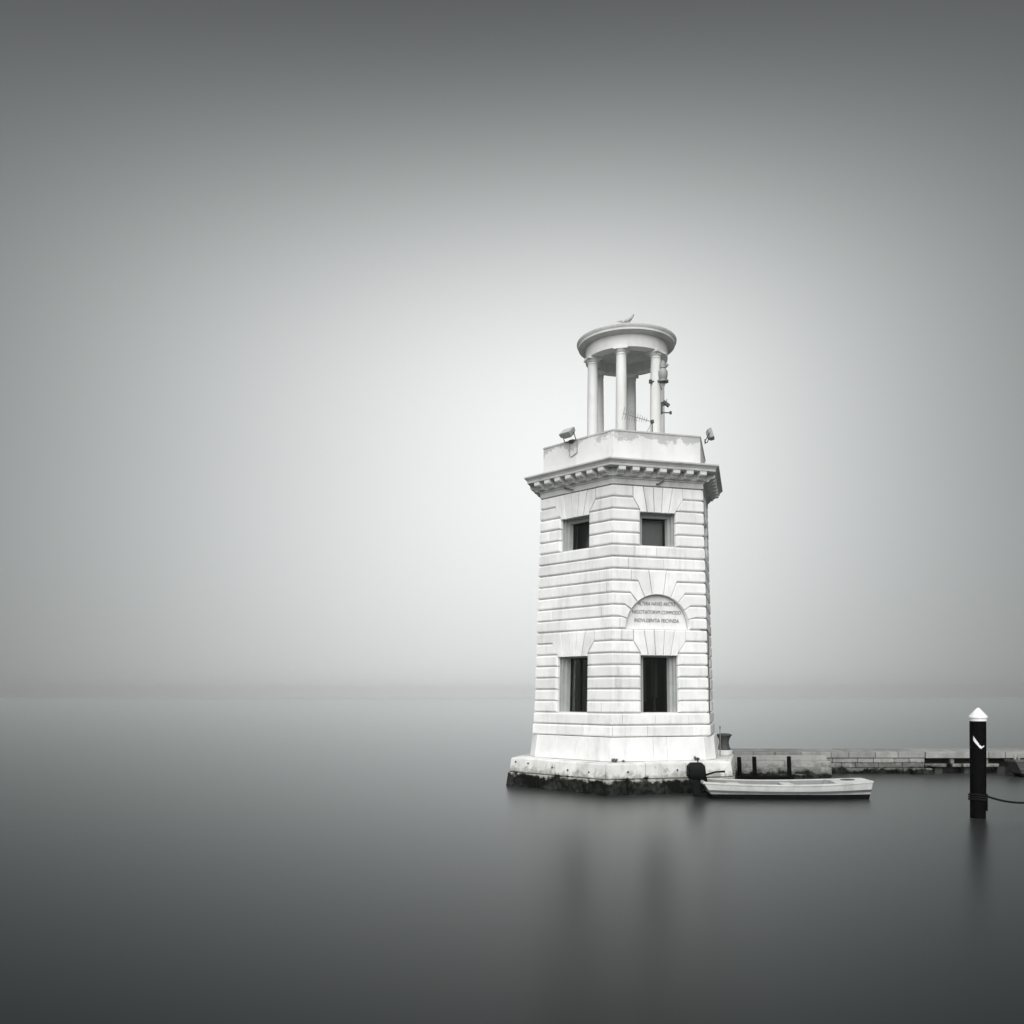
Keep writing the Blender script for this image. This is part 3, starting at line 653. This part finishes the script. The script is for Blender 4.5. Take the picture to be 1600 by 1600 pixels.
# ------------------------------------------------------------------ boats
def hull_sections(L, beam, free, rake_l, rake_r, nl, nose):
    secs = []
    for i in range(nl + 1):
        t = i / nl
        wv = beam / 2 * (1 - 0.18 * (1 - t) ** 2) * (1 - (1 - nose) * max(0, (t - 0.45) / 0.55) ** 2.4)
        sh = free - 0.02 + 0.07 * (2 * abs(t - 0.45)) ** 2
        xa = lambda z: (rake_l * (1 - z / free) * (1 - t) ** 3) - (rake_r * (1 - z / free) * t ** 4) + t * L
        secs.append([(xa(z), y * wv, z) for (y, z) in ((-1.0, sh), (-0.985, sh * 0.62), (-0.955, sh * 0.50), (-0.90, 0.125), (-0.80, -0.10), (0.80, -0.10), (0.90, 0.125), (0.955, sh * 0.50), (0.985, sh * 0.62), (1.0, sh))])
    return secs
def make_boat(name, loc, rz, lab, cat, L, beam, free, rl, rr, nose, hm, motor):
    b = empty(name, loc, lab, cat, rz=rz)
    nl = 24; sc = hull_sections(L, beam, free, rl, rr, nl, nose)
    up_ = [[s[i] for i in (0, 1, 2, 3)] for s in sc]; um = [[s[i] for i in (9, 8, 7, 6)] for s in sc]
    mb = MB(); mb.loft(up_, False, False); mb.loft(um, False, False)
    mb.add(sc[0][:4] + sc[0][6:], [tuple(range(8))]); mb.add(sc[-1][:4] + sc[-1][6:], [tuple(range(8))])
    hu = mb.build('hull', hm, b, smooth=True)
    mb = MB(); mb.loft([s[3:7] for s in sc], False, False); mb.add(sc[0][3:7], [(0, 1, 2, 3)]); mb.add(sc[-1][3:7], [(0, 1, 2, 3)])
    mb.build('bottom', HULLBOT, b, smooth=True)
    # inner skin, gunwale, rub rail
    inn = [[(x * 0.975 + L * 0.0125, y * 0.90, z) for (x, y, z) in (s[0], s[2], s[3], s[6], s[7], s[9])] for s in sc]
    for r in inn:
        for q in (2, 3): r[q] = (r[q][0], r[q][1], 0.11)
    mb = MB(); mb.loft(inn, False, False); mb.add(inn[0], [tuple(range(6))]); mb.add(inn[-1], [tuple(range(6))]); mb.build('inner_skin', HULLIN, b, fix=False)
    for side, (io, ii) in (('gunwale', (0, 0)), ('gunwale', (9, 5))):
        mb = MB(); rg = []
        for s, r in zip(sc, inn):
            o, i2 = Vector(s[io]), Vector(r[ii]); o = o + (o - i2) * 0.25
            rg.append([(o.x, o.y, o.z - 0.015), (o.x, o.y, o.z + 0.022), (i2.x, i2.y, i2.z + 0.022), (i2.x, i2.y, i2.z - 0.015)])
        mb.loft(rg); mb.build('gunwale', hm, b)
        mb = MB(); rg = []
        for s in sc:
            o = Vector(s[2 if io == 0 else 7]); sg = -1 if io == 0 else 1
            rg.append([(o.x, o.y, o.z - 0.022), (o.x, o.y + sg * 0.025, o.z - 0.018), (o.x, o.y + sg * 0.025, o.z + 0.028), (o.x, o.y, o.z + 0.032)])
        mb.loft(rg); mb.build('rub_rail', RUB, b)
    for (ii, x) in ((0, 0), (-1, L)):
        s, r = sc[ii], inn[ii]; mb = MB()
        mb.loft([[(s[0][0], s[0][1], s[0][2] + 0.024), (r[0][0], r[0][1], s[0][2] + 0.024), (r[0][0], r[0][1], s[0][2] - 0.04), (s[0][0], s[0][1], s[0][2] - 0.04)],
                 [(s[9][0], s[9][1], s[9][2] + 0.024), (r[5][0], r[5][1], s[9][2] + 0.024), (r[5][0], r[5][1], s[9][2] - 0.04), (s[9][0], s[9][1], s[9][2] - 0.04)]])
        mb.build('transom_cap', hm, b)
    for t in (0.24, 0.55):
        i = int(t * nl); r = inn[i]; MB().box((r[0][0], 0, free * 0.80), (0.28, (r[5][1] - r[0][1]) * 0.985, 0.035)).build('thwart', hm, b, bevel=0.006)
    i0 = int(nl * 0.80); mb = MB()
    mb.loft([[(r[0][0], r[0][1], r[0][2] + 0.012), (r[0][0], 0, r[0][2] + 0.045), (r[5][0], r[5][1], r[5][2] + 0.012)] for r in inn[i0:]], False, False)
    fx = inn[i0]; mb.add([(fx[0][0], fx[0][1], 0.12), (fx[0][0], fx[0][1], fx[0][2] + 0.012), (fx[0][0], 0, fx[0][2] + 0.045), (fx[5][0], fx[5][1], fx[5][2] + 0.012), (fx[5][0], fx[5][1], 0.12)], [(0, 1, 2, 3, 4)])
    dk = mb.build('foredeck', hm, b, fix=False)
    hx = L * 0.89; mb = MB().lathe([(0.20, 0.0), (0.20, 0.025), (0.12, 0.04)], 20); ht = mb.build('hatch', RUB, dk, loc=(hx, -0.02, free + 0.055), smooth=True); ht.scale = (1, 0.8, 1)
    if motor:
        mo = MB().loft([[(x + lean, y, z) for (x, y) in pts] for (z, lean, pts) in (
            (0.36, 0.02, [(-.20, -.12), (.12, -.13), (.15, 0), (.12, .13), (-.20, .12), (-.24, 0)]),
            (0.44, 0.0, [(-.24, -.15), (.15, -.16), (.18, 0), (.15, .16), (-.24, .15), (-.29, 0)]),
            (0.66, -0.02, [(-.22, -.14), (.13, -.15), (.17, 0), (.13, .15), (-.22, .14), (-.27, 0)]),
            (0.74, -0.03, [(-.15, -.09), (.08, -.10), (.10, 0), (.08, .10), (-.15, .09), (-.18, 0)]))]).build('outboard_motor', MOTOR, b, smooth=True, loc=(-0.05, 0.0, 0.05), bevel=0.015)
        mo.scale = (1.1, 1.1, 1.12)
        MB().loft([[(x, y, z) for (x, y) in ((-.13, -.05), (.06, -.07), (.06, .07), (-.13, .05))] for z in (-0.45, 0.10, 0.37)]).build('leg', MOTOR, mo)
        MB().box((0.10, 0, 0.27), (0.16, 0.24, 0.28)).build('clamp_bracket', MOTOR, mo, bevel=0.01)
        MB().tube([(0.15, 0.0, 0.45), (0.40, 0.05, 0.52), (0.62, 0.07, 0.53)], [0.025, 0.02, 0.024], 8).build('tiller', MOTOR, mo)
        MB().tube([(-0.02, -0.02, 0.72), (-0.03, -0.02, 0.83), (0.0, -0.02, 0.84)], 0.014, 6).build('lifting_handle', MOTOR, mo)
    return b
make_boat('motor_boat', (4.86, 22.75, 0.0), R(-2.2), 'small white open motor boat moored in front of the lighthouse base', 'boat', 4.20, 1.45, 0.375, 0.26, 0.06, 0.62, HULL, True)
gb = make_boat('grey_boat', (20.3, 28.3, 0.0), R(180), 'grey boat with its blunt bow at the right edge under the jetty', 'boat', 4.3, 1.5, 0.46, 0.1, 0.25, 0.40, GREYHULL, False)
for (x, tl) in ((3.95, -0.08), (4.12, 0.02)):
    MB().tube([(x, -0.12, 0.46), (x - tl, -0.12, 0.66)], [0.04, 0.035], 8).build('bitt', QUAY, gb)

# ------------------------------------------------------------------ mooring posts and rope
def mooring_post(x, y, lab, mark):
    b = empty('mooring_post', (x, y, 0), lab, 'mooring post', 'mooring posts joined by a rope')
    prof = [(0.150, -1.5), (0.152, 0.0), (0.155, 0.3), (0.158, 0.7), (0.158, 1.2), (0.160, 1.6), (0.160, 2.075)]
    mb = MB(); rings = []
    for (r, z) in prof: rings.append([((r + 0.004 * math.sin(5 * t + z)) * math.cos(t) + 0.004 * math.sin(z * 2), (r + 0.004 * math.cos(3 * t + z * 2)) * math.sin(t), z) for t in [2 * PI * k / 28 for k in range(28)]])
    mb.loft(rings); po = mb.build('pile', BLACKW, b, smooth=True)
    MB().lathe([(0.172, 2.06), (0.174, 2.12), (0.186, 2.125), (0.188, 2.155), (0.178, 2.17), (0.03, 2.335), (0.004, 2.345)], 28).build('cap', WHITEP, b, smooth=True)
    mb = MB()
    for (z, r) in ((0.40, 0.022), (0.45, 0.022), (0.50, 0.02)):
        mb.tube([(0.172 * math.cos(t), 0.172 * math.sin(t), z + 0.01 * math.sin(t * 2)) for t in [2 * PI * k / 24 for k in range(25)]], r, 6, False)
    mb.build('rope_turns', ROPE, b)
    mb = MB(); mb.box((0.165, -0.02, 0.26), (0.03, 0.08, 0.22)); mb.build('rubbing_batten', BLACKW, b, bevel=0.008)
    if mark:
        mb = MB(); n_ = 14                     # torn white tape wrapped slantwise
        for (t0, t1, za, zb_, hw) in ((-2.62, -1.95, 1.70, 1.55, 0.050), (-1.93, -1.62, 1.535, 1.50, 0.034), (-1.58, -1.30, 1.51, 1.54, 0.016)):
            r = []
            for i in range(n_ + 1):
                u = i / n_; t = t0 + (t1 - t0) * u; z = za + (zb_ - za) * u; q = hw * (1 - 0.25 * u) + 0.008 * math.sin(i * 3.1)
                r.append([(0.168 * math.cos(t), 0.168 * math.sin(t), z - q), (0.168 * math.cos(t), 0.168 * math.sin(t), z + q)])
            mb.loft(r, False, False)
        mb.build('white_tape', WHITEP, b, fix=False)
    return b
mooring_post(9.92, 18.8, 'black round timber mooring post with white cone cap and torn white tape', True)
mooring_post(11.82, 18.9, 'second black mooring post just outside the right edge, at the far end of the rope', False)
pts = []
for i in range(25):
    t = i / 24; pts.append((10.09 + (11.65 - 10.09) * t, 18.72 + 0.06 * t, 0.46 - 0.135 * (1 - (2 * t - 1) ** 2)))
tag(MB().tube(pts, 0.022, 8).build('mooring_rope', ROPE, smooth='all'), 'thick dark rope sagging right from the white-capped mooring post', 'rope')

# ------------------------------------------------------------------ fittings on the lighthouse
def ray_face(x, y, apo, face):         # where the line of sight through a photo position meets a vertical face plane of the tower
    an = PHI + (face - 0.5) * PI / 3; n_ = Vector((math.sin(an), -math.cos(an), 0)); d_ = Vector(((x - 800) / 1380, 1, (1087 - y) / 1380))
    o = Vector((0, 0, EYE)); c = Vector((TX, TY, 0)); t = (apo - (o - c).dot(n_)) / d_.dot(n_); return o + d_ * t, n_, Vector((-n_.y, n_.x, 0)), an
def floodlight(p, an, tilt, lab, loop):
    b = empty('floodlight', p, lab, 'floodlight', 'floodlights on the parapet', rz=an)
    m_ = Matrix.Rotation(tilt, 3, 'X')
    hb = MB().loft([[m_ @ Vector((x * s, y, z * s)) + Vector((0, -0.16, 0.20)) for (x, z) in ((-.19, -.14), (.19, -.14), (.19, .14), (-.19, .14))] for (y, s) in ((-0.09, 1.0), (-0.07, 1.02), (0.02, 0.98), (0.10, 0.62))]).build('housing', LAMPM, b)
    MB().box(m_ @ Vector((0, -0.092, 0)) + Vector((0, -0.16, 0.20)), (0.34, 0.006, 0.24), m_).build('glass', mat('lamp_glass', (0.5, 0.52, 0.52), 0.15), b)
    MB().tube([(-.21, -0.15, 0.20), (-.21, -0.06, 0.02), (-.1, -0.02, 0.0), (.1, -0.02, 0.0), (.21, -0.06, 0.02), (.21, -0.15, 0.20)], 0.014, 6).box((0, -0.012, 0), (0.16, 0.03, 0.10)).build('bracket', METALD, b)
    if loop: MB().tube([(-0.06, -0.012, 0.0), (-0.06, -0.012, -0.40), (0.0, -0.012, -0.44), (0.22, -0.012, -0.36), (0.22, -0.012, 0.02)], 0.012, 6).build('conduit', METAL, b)
    return b
p, n_, t_, an = ray_face(893, 690, 2.247, 0)
floodlight(p, an, R(-48), 'grey floodlight tilted upward on the left side of the parapet', True)
p, n_, t_, an = ray_face(1101, 690, 2.247, 2)
floodlight(p, an, R(-18), 'grey floodlight seen edge-on at the right corner of the parapet', False)

# antenna on the parapet's top
p = at(1019, 673, 24.55); p.z = 9.845; p.y = 24.62; p.x = (1019 - 800) / 1380 * 24.62
A = empty('yagi_antenna', p, 'thin horizontal aerial with short rungs on a mast before the columns', 'antenna')
MB().tube([(0, 0, -0.003), (0, 0, 0.42)], 0.016, 8).build('mast', METALD, A)
bo = [(0.06, 0, 0.37), (-0.80, 0.05, 0.64)]
MB().tube([bo[0], bo[1]], 0.010, 6).build('boom', METAL, A)
MB().box((0.0, 0, 0.395), (0.09, 0.08, 0.09)).build('clamp', METALD, A, bevel=0.01)
MB().tube([(0.0, 0, 0.38), (-0.14, 0.02, 0.12)], 0.008, 6).build('cable', METAL, A)
for i in range(11):
    t = i / 10; c = Vector(bo[0]).lerp(Vector(bo[1]), 0.25 + 0.74 * t); h_ = 0.05 + 0.11 * t
    MB().tube([c + Vector((0.03 * (h_ / .16), -0.05, h_)), c + Vector((-0.03 * (h_ / .16), 0.05, -h_))], 0.006, 5).build('rung', METAL, A)

# navigation lantern bracketed to the right front column
an = PHI + PI / 3; cc = Vector((TX + 1.07 * math.sin(an), TY - 1.07 * math.cos(an), 0))
NLt = empty('navigation_lantern', (cc.x + 0.19, cc.y - 0.10, 11.72), 'grey navigation lantern on a bracket near the top of the right column', 'lantern')
MB().lathe([(0.10, -0.03), (0.17, -0.025), (0.17, 0.02), (0.12, 0.03)], 18, (0, 0, 0)).build('base_plate', METAL, NLt, smooth=True)
MB().tube([(-0.36, -0.02, -0.01), (0.16, 0.0, -0.01)], 0.028, 8).lathe([(0.045, -0.05), (0.045, 0.05)], 8, (-0.36, -0.02, -0.01)).build('arm', METALD, NLt)
MB().loft([[(-0.09, -0.04, -0.05), (0.09, -0.04, -0.05), (0.05, -0.04, -0.16), (-0.02, -0.03, -0.25)], [(-0.09, 0.06, -0.05), (0.09, 0.06, -0.05), (0.05, 0.06, -0.16), (-0.02, 0.05, -0.25)]]).build('bracket', LAMPM, NLt)
MB().lathe([(0.10, 0.031), (0.12, 0.07), (0.145, 0.16), (0.145, 0.27), (0.11, 0.34), (0.085, 0.36)], 18).build('lens_housing', METALD if False else LAMPM, NLt, smooth=True)
MB().lathe([(0.075, 0.361), (0.10, 0.38), (0.10, 0.50), (0.075, 0.53), (0.08, 0.56), (0.03, 0.60)], 16).build('hood', LAMPM, NLt, smooth=True)
# small loudspeaker / camera bracket lower on the same column
CB = empty('bracket_camera', (cc.x + 0.165, cc.y - 0.05, 10.98), 'small dark camera on a wall arm low on the right column', 'camera')
MB().box((0.0, 0, -0.02), (0.05, 0.10, 0.34)).build('back_plate', METALD, CB, bevel=0.008)
MB().tube([(0.02, 0, -0.15), (0.26, -0.02, -0.16)], 0.018, 8).lathe([(0.035, -0.20), (0.035, -0.12)], 8, (0.26, -0.02, 0)).build('arm', METALD, CB)
MB().box((0.13, -0.02, 0.10), (0.22, 0.10, 0.09), Matrix.Rotation(R(38), 3, 'Y')).build('camera_body', METALD, CB, bevel=0.012)
MB().tube([(0.02, 0, 0.05), (0.12, -0.02, 0.08)], 0.02, 8).tube([(0.14, -0.02, 0.12), (0.15, -0.02, 0.24)], 0.009, 6).tube([(-0.03, 0, 0.13), (0.1, -0.02, 0.09)], 0.012, 6).build('mount', METALD, CB)

# iron stays below the cornice
for (x0, y0, dx, dz, f_, lab) in ((884, 763, 0.32, -0.10, 0, 'short dark iron stay jutting from the frieze on the left face'), (1026, 757, 0.20, 0.11, 1, 'short dark iron hook jutting from the frieze above the right upper window')):
    p, n_, t_, an = ray_face(x0, y0, 2.33, f_)
    b = p; e = p + t_ * dx + n_ * 0.05 + Vector((0, 0, dz))
    mb = MB().tube([p - n_ * 0.03, p + n_ * 0.05, p + n_ * 0.07 + t_ * 0.03, e], [0.022, 0.02, 0.018, 0.015], 6); mb.v = [tuple(Vector(v) - p) for v in mb.v]
    tag(mb.build('iron_stay', METALD, loc=p), lab, 'iron bracket', 'iron brackets under the cornice')
# cable down the right-hand corner
pts = [Vector(FT(2.03, z, 0.03 + 0.006 * math.sin(z * 5))) + Vector((TX, TY, 0)) for z in [4.42 - i * 0.18 for i in range(14)]]
pts = [Vector(FT(1.93, 4.43, 0.02)) + Vector((TX, TY, 0))] + pts
mb = MB().tube(pts, 0.013, 6); tag(mb.build('cable', METALD), 'dark cable running down the right-hand corner of the tower', 'cable')

# gull on the roof
p = at(980, 501, 25.35)
GU = empty('gull', (p.x, 25.35, 13.205), 'small grey gull perched on the front rim of the round roof', 'bird')
GU.rotation_euler = (0, R(-9), R(8)); GU.scale = (1.1, 1.1, 1.25)
prof = [(-0.235, 0.125, 0.006), (-0.19, 0.125, 0.016), (-0.175, 0.132, 0.03), (-0.145, 0.135, 0.034), (-0.11, 0.115, 0.036), (-0.07, 0.095, 0.055), (0.0, 0.095, 0.066), (0.07, 0.115, 0.055), (0.13, 0.15, 0.034), (0.18, 0.19, 0.022), (0.22, 0.225, 0.008)]
rg = [[(x, rr * 0.9 * math.cos(t), z + rr * math.sin(t)) for t in [2 * PI * k / 12 for k in range(12)]] for x, z, rr in prof]
MB().loft(rg).build('body', GULLW, GU, smooth='all')
for sg in (-1, 1):
    MB().loft([[(x, sg * (0.055 - abs(x) * 0.08), z + 0.02), (x, sg * 0.068, z - 0.01), (x, sg * 0.06, z - 0.035)] for x, z in ((-0.07, 0.11), (0.02, 0.125), (0.12, 0.165), (0.21, 0.235))]).build('wing', GULLW, GU, smooth='all')
    MB().tube([(0.0, sg * 0.022, 0.045), (0.0, sg * 0.022, 0.002), (-0.03, sg * 0.022, 0.0)], 0.005, 5).build('leg', GULLB, GU)
MB().tube([(-0.225, 0, 0.125), (-0.265, 0, 0.12)], [0.009, 0.002], 6).build('beak', GULLB, GU)

# ------------------------------------------------------------------ the foggy air
def haze(density):
    mb = MB().box((0, 620, 7.25), (2020, 1380, 16.5))
    m = bpy.data.materials.new('fog'); m.use_nodes = True; t = m.node_tree; t.nodes.clear()
    o = t.nodes.new('ShaderNodeOutputMaterial'); v = t.nodes.new('ShaderNodeVolumePrincipled')
    v.inputs['Color'].default_value = (0.97, 0.98, 0.975, 1); v.inputs['Density'].default_value = density; v.inputs['Anisotropy'].default_value = 0.80
    t.links.new(v.outputs[0], o.inputs['Volume'])
    ob = mb.build('haze', m); tag(ob, kind='stuff', label='pale even fog over the lagoon'); return ob
haze(0.0004)
